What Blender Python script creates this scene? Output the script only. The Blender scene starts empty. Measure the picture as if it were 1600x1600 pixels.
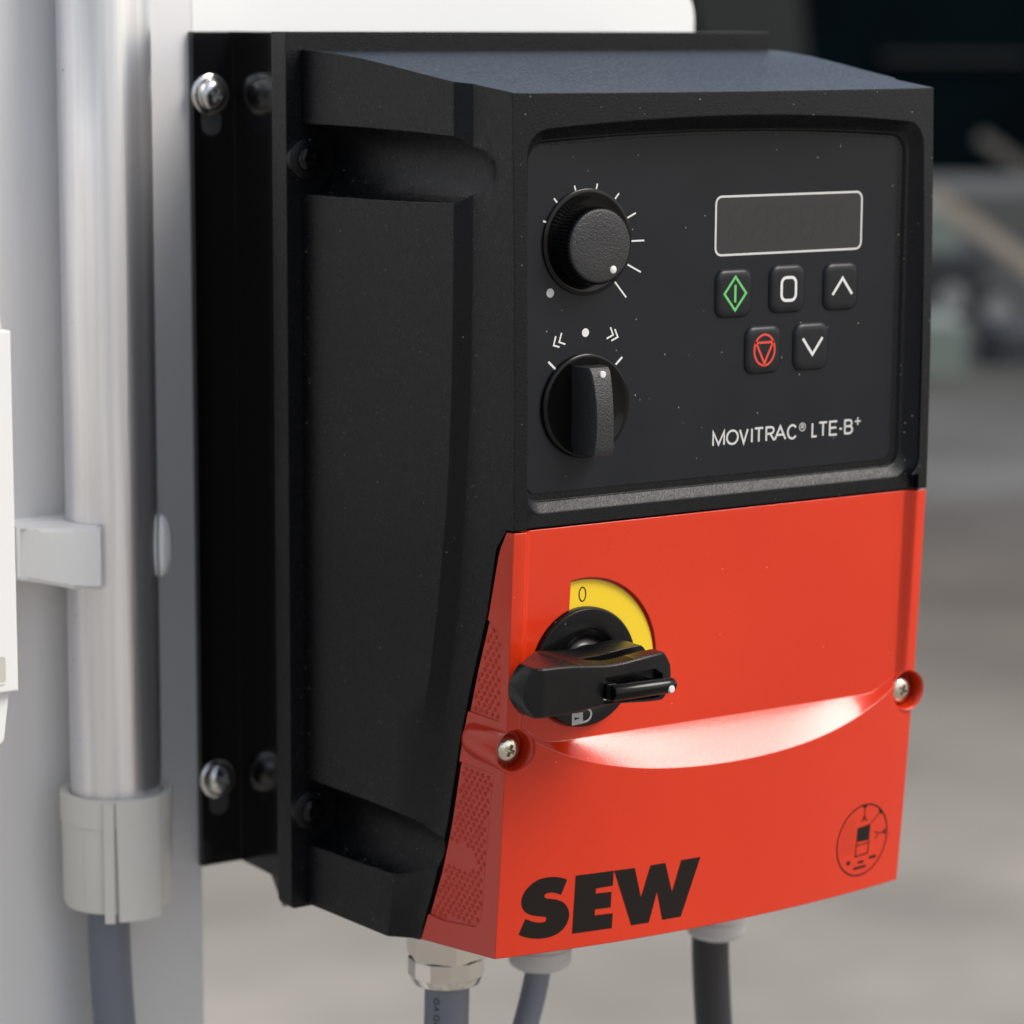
import bpy, bmesh, math, random
from math import sin, cos, pi, radians, sqrt, atan2
from mathutils import Vector, Matrix
from mathutils.geometry import tessellate_polygon
random.seed(7)
S = 0.001                       # the script thinks in millimetres
sc = bpy.context.scene
C = sc.collection

# ------------------------------------------------------------------ camera, sky, sun, exposure
cd = bpy.data.cameras.new("camera"); cam = bpy.data.objects.new("camera", cd); C.objects.link(cam)
RT = Vector((0.83605257, -0.54862439, 0.00523312)); UP = Vector((0.08601874, 0.14049286, 0.98633794))
FW = Vector((0.54186426, 0.82418022, -0.1646514)); CL = Vector((-453.71, -677.28, 237.03))
m = Matrix((RT, UP, -FW)).transposed().to_4x4(); m.translation = CL * S
cam.matrix_world = m
cd.sensor_width = 36; cd.lens = 105.12; cd.clip_start = 0.05; cd.clip_end = 300
cd.dof.use_dof = True; cd.dof.focus_distance = 0.728; cd.dof.aperture_fstop = 13; cd.dof.aperture_blades = 9
sc.camera = cam
SUN_EL, SUN_AZ = radians(46), radians(141)       # azimuth clockwise from +Y
w = bpy.data.worlds.new("World"); sc.world = w; w.use_nodes = True
nt = w.node_tree; bg = nt.nodes['Background']; sky = nt.nodes.new('ShaderNodeTexSky')
sky.sky_type = 'NISHITA'; sky.sun_disc = False; sky.sun_elevation = SUN_EL; sky.sun_rotation = SUN_AZ
sky.air_density = 1.0; sky.dust_density = 2.5; sky.ozone_density = 0.6
hs_ = nt.nodes.new('ShaderNodeHueSaturation'); hs_.inputs['Saturation'].default_value = .7   # thin overcast: paler than a clear sky
nt.links.new(sky.outputs[0], hs_.inputs['Color']); nt.links.new(hs_.outputs[0], bg.inputs[0]); bg.inputs[1].default_value = 0.13
sl = bpy.data.lights.new("sun", 'SUN'); sun = bpy.data.objects.new("sun", sl); C.objects.link(sun)
sl.energy = 2.0; sl.angle = radians(27); sl.color = (1, 0.955, 0.89)
sd = Vector((sin(SUN_AZ) * cos(SUN_EL), cos(SUN_AZ) * cos(SUN_EL), sin(SUN_EL)))
sun.rotation_euler = sd.to_track_quat('Z', 'Y').to_euler()
sc.view_settings.view_transform = 'Standard'; sc.view_settings.look = 'None'
sc.view_settings.exposure = 0.5; sc.view_settings.gamma = 1
sc.render.engine = 'CYCLES'
sc.cycles.use_denoising = True
sc.cycles.max_bounces = 8

# ------------------------------------------------------------------ materials
def mat(name, col, rough=0.5, metal=0.0, bump=None, bevel=0.0, spec=0.5, coat=0.0, speck=None, var=None, rvar=None, coatr=0.1):
    M = bpy.data.materials.new(name); M.use_nodes = True
    n = M.node_tree.nodes; l = M.node_tree.links; b = n['Principled BSDF']
    b.inputs['Base Color'].default_value = (*col, 1); b.inputs['Roughness'].default_value = rough
    b.inputs['Metallic'].default_value = metal; b.inputs['Specular IOR Level'].default_value = spec
    b.inputs['Coat Weight'].default_value = coat; b.inputs['Coat Roughness'].default_value = coatr
    tc = n.new('ShaderNodeTexCoord'); nrm = None
    if bevel:
        bv = n.new('ShaderNodeBevel'); bv.samples = 6; bv.inputs['Radius'].default_value = bevel * S; nrm = bv.outputs[0]
    if bump:
        sc_, dist, stre = bump[:3]
        no = n.new('ShaderNodeTexNoise'); no.inputs['Scale'].default_value = sc_; no.inputs['Detail'].default_value = 3
        mp = n.new('ShaderNodeMapping'); mp.inputs['Scale'].default_value = bump[3] if len(bump) > 3 else (1, 1, 1)
        l.new(tc.outputs['Object'], mp.inputs[0]); l.new(mp.outputs[0], no.inputs[0])
        bp = n.new('ShaderNodeBump'); bp.inputs['Distance'].default_value = dist * S; bp.inputs['Strength'].default_value = stre
        l.new(no.outputs[0], bp.inputs['Height'])
        if nrm: l.new(nrm, bp.inputs['Normal'])
        nrm = bp.outputs[0]
    if nrm: l.new(nrm, b.inputs['Normal'])
    colout = None
    if rvar:         # uneven gloss from handling and moulding: (scale, low, high)
        nr_ = n.new('ShaderNodeTexNoise'); nr_.inputs['Scale'].default_value = rvar[0]; nr_.inputs['Detail'].default_value = 6; l.new(tc.outputs['Object'], nr_.inputs[0])
        mq = n.new('ShaderNodeMapRange'); mq.inputs[1].default_value = .35; mq.inputs[2].default_value = .65; mq.inputs[3].default_value = rvar[1]; mq.inputs[4].default_value = rvar[2]
        l.new(nr_.outputs[0], mq.inputs[0]); l.new(mq.outputs[0], b.inputs['Roughness'])
    if var:          # soft tonal variation (scale, colour2, mapping)
        nv = n.new('ShaderNodeTexNoise'); nv.inputs['Scale'].default_value = var[0]; nv.inputs['Detail'].default_value = 4
        mp = n.new('ShaderNodeMapping'); mp.inputs['Scale'].default_value = var[2] if len(var) > 2 else (1, 1, 1)
        l.new(tc.outputs['Object'], mp.inputs[0]); l.new(mp.outputs[0], nv.inputs[0])
        mr = n.new('ShaderNodeMapRange'); mr.inputs[1].default_value = .35; mr.inputs[2].default_value = .65
        l.new(nv.outputs[0], mr.inputs[0])
        mx = n.new('ShaderNodeMix'); mx.data_type = 'RGBA'; mx.inputs[6].default_value = (*col, 1); mx.inputs[7].default_value = (*var[1], 1)
        l.new(mr.outputs[0], mx.inputs[0]); colout = mx.outputs[2]
    if speck:        # dust specks (scale, radius threshold, colour, density)
        vo = n.new('ShaderNodeTexVoronoi'); vo.inputs['Scale'].default_value = speck[0]; l.new(tc.outputs['Object'], vo.inputs[0])
        lt = n.new('ShaderNodeMath'); lt.operation = 'LESS_THAN'; lt.inputs[1].default_value = speck[1]; l.new(vo.outputs['Distance'], lt.inputs[0])
        sp = n.new('ShaderNodeSeparateColor'); l.new(vo.outputs['Color'], sp.inputs[0])
        ge = n.new('ShaderNodeNewGeometry'); sx_ = n.new('ShaderNodeSeparateXYZ'); l.new(ge.outputs['Normal'], sx_.inputs[0])
        up = n.new('ShaderNodeMath'); up.operation = 'MULTIPLY_ADD'; up.use_clamp = True; up.inputs[1].default_value = .55; up.inputs[2].default_value = speck[3]; l.new(sx_.outputs[2], up.inputs[0])   # dust settles on faces that look up
        gt = n.new('ShaderNodeMath'); gt.operation = 'LESS_THAN'; l.new(up.outputs[0], gt.inputs[1]); l.new(sp.outputs[0], gt.inputs[0])
        mu = n.new('ShaderNodeMath'); mu.operation = 'MULTIPLY'; l.new(lt.outputs[0], mu.inputs[0]); l.new(gt.outputs[0], mu.inputs[1])
        m2 = n.new('ShaderNodeMath'); m2.operation = 'MULTIPLY'; l.new(mu.outputs[0], m2.inputs[0]); l.new(sp.outputs[1], m2.inputs[1])
        df = n.new('ShaderNodeBsdfDiffuse'); df.inputs[0].default_value = (*speck[2], 1)
        ms = n.new('ShaderNodeMixShader'); l.new(m2.outputs[0], ms.inputs[0]); l.new(b.outputs[0], ms.inputs[1]); l.new(df.outputs[0], ms.inputs[2])
        l.new(ms.outputs[0], n['Material Output'].inputs['Surface'])
    if colout: l.new(colout, b.inputs['Base Color'])
    return M

DUST = (.24, .235, .22)
M_black = mat('textured_black_plastic', (.0042, .0045, .0056), .36, bump=(2300, .17, .65), bevel=.45, spec=.23, rvar=(1100, .25, .37), speck=(760, .15, DUST, .06))
M_blackgrain = M_black
M_black2 = mat('smooth_black_plastic', (.0035, .0035, .004), .24, spec=.3, rvar=(120, .2, .32), bump=(1500, .03, .3), bevel=.35, speck=(300, .06, DUST, .05))
M_blackgloss = mat('glossy_black_plastic', (.002, .002, .002), .16, spec=.25, bevel=.25)
M_knobface = mat('grained_knob_plastic', (.016, .016, .017), .42, spec=.45, bump=(2300, .22, .9), bevel=.25)
M_heats = mat('black_anodised_metal', (.004, .004, .005), .13, metal=0.0, bevel=.3, speck=(150, .05, DUST, .04))
M_plate = mat('membrane_foil', (.0062, .0074, .0100), .42, spec=.25, bump=(3000, .02, .3), bevel=.2, rvar=(45, .36, .46), speck=(680, .13, DUST, .10))
M_key = mat('membrane_key', (.0075, .0085, .011), .36, spec=.3, bump=(3000, .02, .2))
M_disp = mat('display_window', (.022, .023, .023), .22, speck=(300, .06, DUST, .04))
M_seg = mat('unlit_segment', (.017, .0165, .015), .3)
M_red = mat('glossy_red_plastic', (.58, .031, .006), .17, spec=.42, bump=(1700, .045, .6), bevel=.5, coat=.2, coatr=.12, rvar=(38, .14, .21), var=(14, (.53, .027, .005)), speck=(700, .12, (.7, .3, .2), .05))
M_reds = mat('matt_red_plastic', (.55, .036, .012), .38, bevel=.15)
M_yel = mat('yellow_label', (.72, .50, .012), .4, bevel=.2)
M_white = mat('white_print', (.60, .60, .58), .5)
M_grey = mat('grey_print', (.42, .42, .41), .5)
M_green = mat('green_print', (.10, .44, .12), .5)
M_redp = mat('red_print', (.60, .04, .018), .5)
M_ink = mat('black_print', (.010, .007, .006), .42, spec=.22, speck=(300, .06, DUST, .05))
M_zinc = mat('zinc_plated_steel', (.62, .62, .60), .2, metal=1, bevel=.3, bump=(900, .03, .4))
M_zincy = mat('yellowish_steel', (.62, .58, .48), .22, metal=1, bevel=.3, bump=(1300, .12, .6))
M_nickel = mat('nickel_plated_brass', (.68, .65, .59), .08, metal=1, bevel=.3)
M_tube = mat('aluminium_tube', (.97, .965, .96), .32, metal=.88, bump=(520, .16, .7, (1, 1, .02)), var=(210, (.74, .74, .78), (1, 1, .025)), speck=(240, .09, (.25, .24, .22), .08))
M_post = mat('anodised_aluminium', (.67, .672, .68), .40, metal=.25, bump=(900, .02, .3, (1, 1, .05)), bevel=.8, var=(7, (.62, .62, .63)))
M_board = mat('white_sheet', (.72, .73, .72), .5, bevel=.8)
M_slot = mat('grey_slot', (.045, .045, .045), .6)
M_clip = mat('white_clip_plastic', (.80, .81, .81), .38, bevel=.6, bump=(300, .05, .3))
M_sleeve = mat('pale_grey_plastic', (.68, .67, .62), .42, bevel=.35, bump=(250, .04, .3), speck=(160, .06, (.8, .8, .78), .06))
M_gland = mat('light_grey_plastic', (.50, .50, .49), .45, bevel=.4)
M_encl = mat('white_enclosure_plastic', (.66, .66, .65), .4, bevel=.9)
M_cable = mat('grey_cable_jacket', (.15, .165, .20), .42, bump=(200, .1, .3))
M_cableb = mat('black_cable_jacket', (.018, .018, .02), .38, bump=(200, .1, .3))
def ground_material():
    M = mat('worn_concrete_floor', (.3, .3, .3), .8, bump=(60, 1, .3), spec=.2); n = M.node_tree.nodes; l = M.node_tree.links; b = n['Principled BSDF']
    tc = n.new('ShaderNodeTexCoord'); vm = n.new('ShaderNodeVectorMath'); vm.operation = 'DOT_PRODUCT'; vm.inputs[1].default_value = (.5494, .8356, 0)
    l.new(tc.outputs['Object'], vm.inputs[0]); no = n.new('ShaderNodeTexNoise'); no.inputs['Scale'].default_value = .55; no.inputs['Detail'].default_value = 5; l.new(tc.outputs['Object'], no.inputs[0])
    ad = n.new('ShaderNodeMath'); ad.operation = 'MULTIPLY_ADD'; ad.inputs[1].default_value = 3.0; l.new(no.outputs[0], ad.inputs[0]); l.new(vm.outputs['Value'], ad.inputs[2])
    mr = n.new('ShaderNodeMapRange'); mr.inputs[1].default_value = 3.0; mr.inputs[2].default_value = 13.0; l.new(ad.outputs[0], mr.inputs[0])
    cr = n.new('ShaderNodeValToRGB'); l.new(mr.outputs[0], cr.inputs[0]); e = cr.color_ramp.elements      # paving worn pale near, brown then dark asphalt farther off
    e[0].position = .02; e[0].color = (.33, .305, .27, 1); e[1].position = 1; e[1].color = (.05, .052, .05, 1)
    for ps, c in ((.20, (.27, .245, .21)), (.34, (.14, .123, .103)), (.46, (.10, .088, .074)), (.60, (.12, .118, .112)), (.78, (.07, .068, .06))):
        q = e.new(ps); q.color = (*c, 1)
    n2 = n.new('ShaderNodeTexNoise'); n2.inputs['Scale'].default_value = 2.2; n2.inputs['Detail'].default_value = 6; l.new(tc.outputs['Object'], n2.inputs[0])
    m2 = n.new('ShaderNodeMapRange'); m2.inputs[1].default_value = .3; m2.inputs[2].default_value = .7; m2.inputs[3].default_value = .72; m2.inputs[4].default_value = 1.15; l.new(n2.outputs[0], m2.inputs[0])
    sc2 = n.new('ShaderNodeVectorMath'); sc2.operation = 'SCALE'; l.new(cr.outputs[0], sc2.inputs[0]); l.new(m2.outputs[0], sc2.inputs['Scale']); l.new(sc2.outputs[0], b.inputs['Base Color'])
    return M
M_ground = ground_material()
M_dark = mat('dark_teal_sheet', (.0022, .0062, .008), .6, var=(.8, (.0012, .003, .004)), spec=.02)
M_olive = mat('olive_grey_sheet', (.018, .019, .016), .6)
M_wood = mat('pale_wood', (.36, .31, .25), .65, var=(3, (.30, .25, .2)))
M_wood2 = mat('weathered_dark_wood', (.10, .09, .08), .7)
M_pale = mat('pale_green_sheet', (.17, .20, .175), .6)
M_darkgrey = mat('dark_machine_paint', (.03, .032, .035), .5)
M_hub = mat('galvanised_hub', (.30, .30, .29), .5)
M_rubber = mat('rubber', (.02, .02, .02), .7)
M_midgrey = mat('grey_paint', (.08, .08, .075), .6)

# ------------------------------------------------------------------ object helpers
ORG = {}
def tag(o, label=None, cat=None, group=None, kind=None):
    if label: o['label'] = label
    if cat: o['category'] = cat
    if group: o['group'] = group
    if kind: o['kind'] = kind
    return o
def empty(name, at, label, cat, group=None):
    o = bpy.data.objects.new(name, None); C.objects.link(o); o.location = Vector(at) * S; o.empty_display_size = .02
    ORG[o.name] = Vector(at); return tag(o, label, cat, group)
def obj(name, bm, m, parent=None, at=(0, 0, 0), smooth=35, local=False):
    """bm is in world millimetres (or relative to 'at' when local)"""
    at = Vector(at)
    if not local: bmesh.ops.translate(bm, vec=-at, verts=bm.verts)
    bmesh.ops.scale(bm, vec=(S, S, S), verts=bm.verts)
    me = bpy.data.meshes.new(name); bm.to_mesh(me); bm.free()
    me.materials.append(m)
    if smooth:
        me.polygons.foreach_set('use_smooth', [True] * len(me.polygons)); me.set_sharp_from_angle(angle=radians(smooth))
    o = bpy.data.objects.new(name, me); C.objects.link(o)
    base = ORG.get(parent.name, Vector()) if parent else Vector()
    o.location = (at - base) * S; o.parent = parent; ORG[o.name] = at
    return o
def inst(src, parent, at):
    o = src.copy(); C.objects.link(o); o.parent = parent
    base = ORG[parent.name] if parent else Vector()
    o.location = (Vector(at) - base) * S; ORG[o.name] = Vector(at); return o
def NB(): return bmesh.new()
def face(bm, vs):
    try: return bm.faces.new(vs)
    except ValueError: return None
def box(bm, x0, x1, y0, y1, z0, z1):
    v = [bm.verts.new((x, y, z)) for x in (x0, x1) for y in (y0, y1) for z in (z0, z1)]
    for q in ((0, 1, 3, 2), (4, 6, 7, 5), (0, 4, 5, 1), (2, 3, 7, 6), (0, 2, 6, 4), (1, 5, 7, 3)): face(bm, [v[i] for i in q])
    return bm
def prism(bm, pts, a, b, axis='y'):
    """extrude a 2-D outline; axis y: pts are (x,z); z: (x,y); x: (y,z)"""
    def P(p, h): return {'y': (p[0], h, p[1]), 'z': (p[0], p[1], h), 'x': (h, p[0], p[1])}[axis]
    A = [bm.verts.new(P(p, a)) for p in pts]; B = [bm.verts.new(P(p, b)) for p in pts]
    n = len(pts)
    for i in range(n): face(bm, [A[i], A[(i + 1) % n], B[(i + 1) % n], B[i]])
    face(bm, A[::-1]); face(bm, B)
    return bm
def loft(bm, loops, cap=True):
    L = [[bm.verts.new(p) for p in lp] for lp in loops]; n = len(L[0])
    for a, b in zip(L, L[1:]):
        for i in range(n): face(bm, [a[i], a[(i + 1) % n], b[(i + 1) % n], b[i]])
    if cap: face(bm, L[0][::-1]); face(bm, L[-1])
    return bm
def lathe(bm, prof, c, axis='y', n=48, a0=0, a1=2 * pi):
    """prof = [(radius, height)]; axis y: height is world y; axis z: world z"""
    full = abs(a1 - a0 - 2 * pi) < 1e-6; k = n if full else n + 1
    rings = []
    for r, h in prof:
        if r < 1e-6:
            rings.append([bm.verts.new((c[0], h, c[2]) if axis == 'y' else (c[0], c[1], h))]); continue
        R = []
        for i in range(k):
            a = a0 + (a1 - a0) * i / n
            R.append(bm.verts.new((c[0] + r * cos(a), h, c[2] + r * sin(a)) if axis == 'y' else (c[0] + r * cos(a), c[1] + r * sin(a), h)))
        rings.append(R)
    for A, B in zip(rings, rings[1:]):
        for i in range(k if full else k - 1):
            j = (i + 1) % k
            if len(A) == 1 and len(B) == 1: continue
            if len(A) == 1: face(bm, [A[0], B[j], B[i]])
            elif len(B) == 1: face(bm, [A[i], A[j], B[0]])
            else: face(bm, [A[i], A[j], B[j], B[i]])
    return bm
def fixn(bm):
    bmesh.ops.recalc_face_normals(bm, faces=bm.faces); return bm
def boolean(bm, cutters, op='DIFFERENCE'):
    """exact booleans in metres-free space (mm), done on temporary objects"""
    def tmp(b):
        fixn(b); bmesh.ops.triangulate(b, faces=[f for f in b.faces if len(f.verts) > 4])
        me = bpy.data.meshes.new('t'); b.to_mesh(me); b.free(); o = bpy.data.objects.new('t', me); C.objects.link(o); return o
    base = tmp(bm); cs = [tmp(c) for c in cutters]
    ops = op if isinstance(op, list) else [op] * len(cs)
    for c, p in zip(cs, ops):
        md = base.modifiers.new('b', 'BOOLEAN'); md.operation = p; md.object = c; md.solver = 'EXACT'
    dg = bpy.context.evaluated_depsgraph_get(); dg.update()
    me = bpy.data.meshes.new_from_object(base.evaluated_get(dg))
    out = bmesh.new(); out.from_mesh(me)
    for o in [base] + cs:
        q = o.data; bpy.data.objects.remove(o); bpy.data.meshes.remove(q)
    bpy.data.meshes.remove(me)
    bmesh.ops.remove_doubles(out, verts=out.verts, dist=1e-3)
    return out
def rrect(x0, x1, z0, z1, r, arch=0, n=6, m=14):
    """rounded rectangle in (x,z) whose top edge arches upward"""
    P = []
    cx, hw = (x0 + x1) / 2, (x1 - x0) / 2
    def corner(cx_, cz_, a): 
        for i in range(n + 1):
            t = a + i / n * pi / 2; P.append((cx_ + r * cos(t), cz_ + r * sin(t)))
    corner(x1 - r, z0 + r, -pi / 2); corner(x1 - r, z1 - r, 0)
    for i in range(1, m):
        P.append((x1 - r - (x1 - x0 - 2 * r) * i / m, z1))
    corner(x0 + r, z1 - r, pi / 2); corner(x0 + r, z0 + r, pi)
    mid = (z0 + z1) / 2
    return [(x, z + (arch * max(0, 1 - ((x - cx) / hw) ** 2) if z > mid else 0)) for x, z in P]
def stroke(bm, pts, wd, y, closed=False, yf=None):
    """flat line of width wd through (x,z) points with mitred joints, facing -y"""
    n = len(pts); L = []; R = []
    for i, p in enumerate(pts):
        p = Vector(p)
        a = Vector(pts[(i - 1) % n]) if (closed or i > 0) else None
        b = Vector(pts[(i + 1) % n]) if (closed or i < n - 1) else None
        d1 = (p - a).normalized() if a is not None else None; d2 = (b - p).normalized() if b is not None else None
        d1 = d1 or d2; d2 = d2 or d1
        t = (d1 + d2).normalized(); nn = Vector((-t.y, t.x)); k = wd / 2 / max(.35, nn.dot(Vector((-d1.y, d1.x))))
        for arr, s in ((L, 1), (R, -1)):
            q = p + nn * k * s; arr.append(bm.verts.new((q.x, (yf(q.x, q.y) if yf else y), q.y)))
    for i in range(n if closed else n - 1):
        j = (i + 1) % n; face(bm, [L[i], L[j], R[j], R[i]])
def disc(bm, cx, cz, r, y, n=24, yf=None):
    v = [bm.verts.new((cx + r * cos(2 * pi * i / n), (yf(cx + r * cos(2 * pi * i / n), cz + r * sin(2 * pi * i / n)) if yf else y), cz + r * sin(2 * pi * i / n))) for i in range(n)]
    face(bm, v[::-1])
def flatpoly(bm, pts, yf):
    """filled outline (x,z) laid on the surface y = yf(x,z), cut fine enough to follow it"""
    b = bmesh.new(); vs = [b.verts.new((x, 0, z)) for x, z in pts]
    for t in tessellate_polygon([[Vector((x, z, 0)) for x, z in pts]]): face(b, [vs[i] for i in t])
    x0 = min(p[0] for p in pts); x1 = max(p[0] for p in pts); z0 = min(p[1] for p in pts); z1 = max(p[1] for p in pts)
    x = x0 + 2
    while x < x1:
        bmesh.ops.bisect_plane(b, geom=b.verts[:] + b.edges[:] + b.faces[:], plane_co=(x, 0, 0), plane_no=(1, 0, 0)); x += 2
    z = z0 + 3
    while z < z1:
        bmesh.ops.bisect_plane(b, geom=b.verts[:] + b.edges[:] + b.faces[:], plane_co=(0, 0, z), plane_no=(0, 0, 1)); z += 3
    for v in b.verts: v.co.y = yf(v.co.x, v.co.z)
    mp = {v: bm.verts.new(v.co) for v in b.verts}
    for f in b.faces: face(bm, [mp[v] for v in f.verts])
    b.free()
def tube_along(bm, pts, r, n=20, cap=True):
    pts = [Vector(p) for p in pts]; rings = []
    for i, p in enumerate(pts):
        t = (pts[min(i + 1, len(pts) - 1)] - pts[max(i - 1, 0)]).normalized()
        a = t.cross(Vector((0, 1, 0.01))).normalized(); b = t.cross(a)
        rings.append([p + (a * cos(2 * pi * k / n) + b * sin(2 * pi * k / n)) * r for k in range(n)])
    return loft(bm, rings, cap)
def spline(P, k=8):
    P = [Vector(p) for p in P]; out = []
    for i in range(len(P) - 1):
        a, b, c, d = P[max(i - 1, 0)], P[i], P[i + 1], P[min(i + 2, len(P) - 1)]
        for j in range(k):
            t = j / k; out.append(.5 * ((2 * b) + (c - a) * t + (2 * a - 5 * b + 4 * c - d) * t * t + (3 * b - a - 3 * c + d) * t ** 3))
    out.append(P[-1]); return out
def interp(x, T):
    if x <= T[0][0]: return T[0][1]
    for (a, b), (c, d) in zip(T, T[1:]):
        if x <= c: return b + (d - b) * (x - a) / (c - a)
    return T[-1][1]

# ------------------------------------------------------------------ ground and what stands far behind
GZ = -1000
bm = NB(); v = [bm.verts.new(p) for p in ((-60000, -60000, GZ), (60000, -60000, GZ), (60000, 60000, GZ), (-60000, 60000, GZ))]; face(bm, v)
tag(obj('ground', bm, M_ground, smooth=0), kind='structure')
H = Vector((0.5494, 0.8356, 0)); R = Vector((0.8356, -0.5494, 0))       # heading of the lens and its right
def bgp(D, L, z): return Vector((CL.x, CL.y, 0)) + H * D + R * L + Vector((0, 0, z))
def bgbox(bm, D0, D1, L0, L1, z0, z1):
    v = [bm.verts.new(bgp(D, L, z)) for D in (D0, D1) for L in (L0, L1) for z in (z0, z1)]
    for q in ((0, 1, 3, 2), (4, 6, 7, 5), (0, 4, 5, 1), (2, 3, 7, 6), (0, 2, 6, 4), (1, 5, 7, 3)): face(bm, [v[i] for i in q])
    return bm
bld = empty('dark_shed', bgp(22000, 3000, GZ), 'dark teal shed far behind the drive with a low olive band', 'building')
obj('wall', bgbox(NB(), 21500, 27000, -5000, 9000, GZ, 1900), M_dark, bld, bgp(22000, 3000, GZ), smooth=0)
obj('wall_band', bgbox(NB(), 21440, 21496, 2600, 3640, -75, -40), M_olive, bld, bgp(22000, 3000, GZ), smooth=0)
obj('door_panel', loft(NB(), [[bgp(21440 + d, l, z) for l, z in ((1350, -100), (2080, -130), (2000, 600), (1150, 600))] for d in (0, 50)]), M_olive, bld, bgp(22000, 3000, GZ), smooth=0)
obj('roof', bgbox(NB(), 21200, 27300, -5300, 9300, 1902, 2100), M_darkgrey, bld, bgp(22000, 3000, GZ), smooth=0)
def beam(name, a, b, wd, label, M=M_wood):
    a, b = Vector(a), Vector(b); t = (b - a).normalized(); s = t.cross(Vector((0, 0, 1))).normalized() * wd / 2; u = s.cross(t).normalized() * wd / 2
    bm = loft(NB(), [[p + s + u, p - s + u, p - s - u, p + s - u] for p in (a, b)])
    return tag(obj(name, bm, M, None, a, smooth=0), label, 'beam')
beam('timber_beam', bgp(11500, 1600, -440), bgp(11500, 2250, -895), 62, 'pale timber beam sloping down in front of the long grey machine')
beam('timber_beam', bgp(12700, 1962, -266), bgp(12700, 2700, -765), 52, 'brownish timber beam sloping down in front of the dark shed', M_wood2)
mach = empty('low_machine', bgp(12500, 2000, GZ), 'low dark machine on round grey wheels behind the drive at right', 'machine')
mo = bgp(12500, 2000, GZ)
obj('chassis', bgbox(NB(), 12000, 13600, 1500, 1900, -850, -708), M_darkgrey, mach, mo, smooth=0)
obj('hood', bgbox(NB(), 12050, 14200, 1450, 1800, -706, -541), M_pale, mach, mo, smooth=0)
def wheelbm(D, L, z, r, wd):
    bm = NB(); rings = []
    for d, rr in ((0, r * .45), (0, r), (wd, r), (wd, r * .45)):
        rings.append([bgp(D + d, L + rr * cos(2 * pi * k / 24), z + rr * sin(2 * pi * k / 24)) for k in range(24)])
    return loft(bm, rings)
for D, L, z, r in ((11900, 1750, -880, 90), (11700, 1905, -905, 95)):
    wh = obj('wheel', wheelbm(D, L, z, r, 90), M_rubber, mach, bgp(D, L, z))
    obj('hub', wheelbm(D - 12, L, z, r * .62, 20), M_hub, wh, bgp(D, L, z))
tag(obj('pale_crate', bgbox(NB(), 10300, 10800, 1380, 1570, GZ, -820), M_pale, None, bgp(10300, 1550, GZ), smooth=0), 'pale green crate standing low on the floor in front of the dark machine', 'crate')
tag(obj('grey_cabinet', bgbox(NB(), 14800, 16500, 1700, 4200, GZ, -630), M_midgrey, None, bgp(15000, 2500, GZ), smooth=0), 'long grey low wall of sheet metal in front of the dark shed', 'cabinet')
tag(obj('dark_box', bgbox(NB(), 10600, 11200, 1745, 2200, GZ, -880), M_darkgrey, None, bgp(10600, 1900, GZ), smooth=0), 'dark grey box on the floor at the right edge beside the pale crate', 'box')

# ------------------------------------------------------------------ post, board
tag(obj('aluminium_post', box(NB(), -420, -69.9, 68.5, 92, GZ, 900), M_post, None, (-245, 68.5, GZ), smooth=0), 'wide silver grey aluminium post standing behind the round tube', 'post')
bm = prism(NB(), [(-69.5, -4), (103, -4)] + [(91 + 12 * cos(a), 235.5 + 12 * sin(a)) for a in [i * pi / 16 for i in range(9)]] + [(-69.5, 247.5)], 69.2, 73, 'y')
tag(obj('white_back_board', bm, M_board, None, (17, 70, 0), smooth=30), 'white back board with rounded corner showing above the black drive', 'board')

# ------------------------------------------------------------------ the drive
D = empty('motor_drive', (0, 0, 0), 'black and red wall mounted motor drive with knobs, keypad and rotary isolator', 'motor drive')
PROF = [(-5, -78.6), (5, -79.3), (25, -81.1), (45, -82.7), (65, -84.2), (85, -85.4), (105, -86.4), (115, -86.9), (130, -87.05), (145, -87), (175, -86.6), (195, -86.1), (218.5, -85.3)]
def yp(z): return interp(z, PROF)
def shell(x, z): return yp(z) - 6 * (1 - (x / 65) ** 2)
TOP = [(0, 227.4), (12, 226.9), (24, 226), (35, 224.7), (48, 222.9), (63, 220.9), (70, 220.2), (78, 219.3), (86, 218.5), (99, 218.5)]
# level: z, y of first chamfer line, second line, front corner, x of first line, bulged front?
LV = [(1.0, 36.8, 41.6, 43.6, 70.5, 0), (16, 38.8, 46.1, 50.2, 69.8, 0), (35, 43.8, 51.1, 57.2, 69.7, 0), (59, 51.7, 56.6, 63.4, 69.5, 0), (74, 55.7, 59.8, 68.4, 69.4, 0),
      (92, 59.2, 63.0, 75.2, 69.2, 0), (108.9, 61.5, 65.2, 79.2, 69.0, 0), (114.2, 62.2, 65.9, 84, 68.9, 0), (114.3, 62.2, 65.9, 86.95, 68.9, 1), (123, 63.2, 66.9, 87.0, 68.8, 1), (147, 64.6, 69.0, 87.0, 68.7, 1), (175, 65.2, 69.6, 86.6, 68.7, 1),
      (200, 65.5, 69.6, 85.95, 68.7, 1), (218.5, 65.2, 69.6, 85.3, 68.7, 1)]
NF = 28; XF = [-65 + 130 * i / NF for i in range(1, NF)]
bm = NB(); rows = []
for li, (z, y1, y2, yf_, x1, bul) in enumerate(LV):
    side = [(-73.7 + (73.7 - x1) * f, -y1 * f) for f in (0, .2, .4, .6, .8, 1)] + [(-65.85, -y2), (-65.05, -yf_)]
    front = [(x, -yf_ - (6 * (1 - (x / 65) ** 2) if bul else 0)) for x in XF]
    lp = side + front + [(-x, y) for x, y in side[::-1]]
    rows.append([bm.verts.new((x, y, interp(-y, TOP) if li == len(LV) - 1 else z)) for x, y in lp])
n = len(rows[0]); ns = 8
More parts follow.
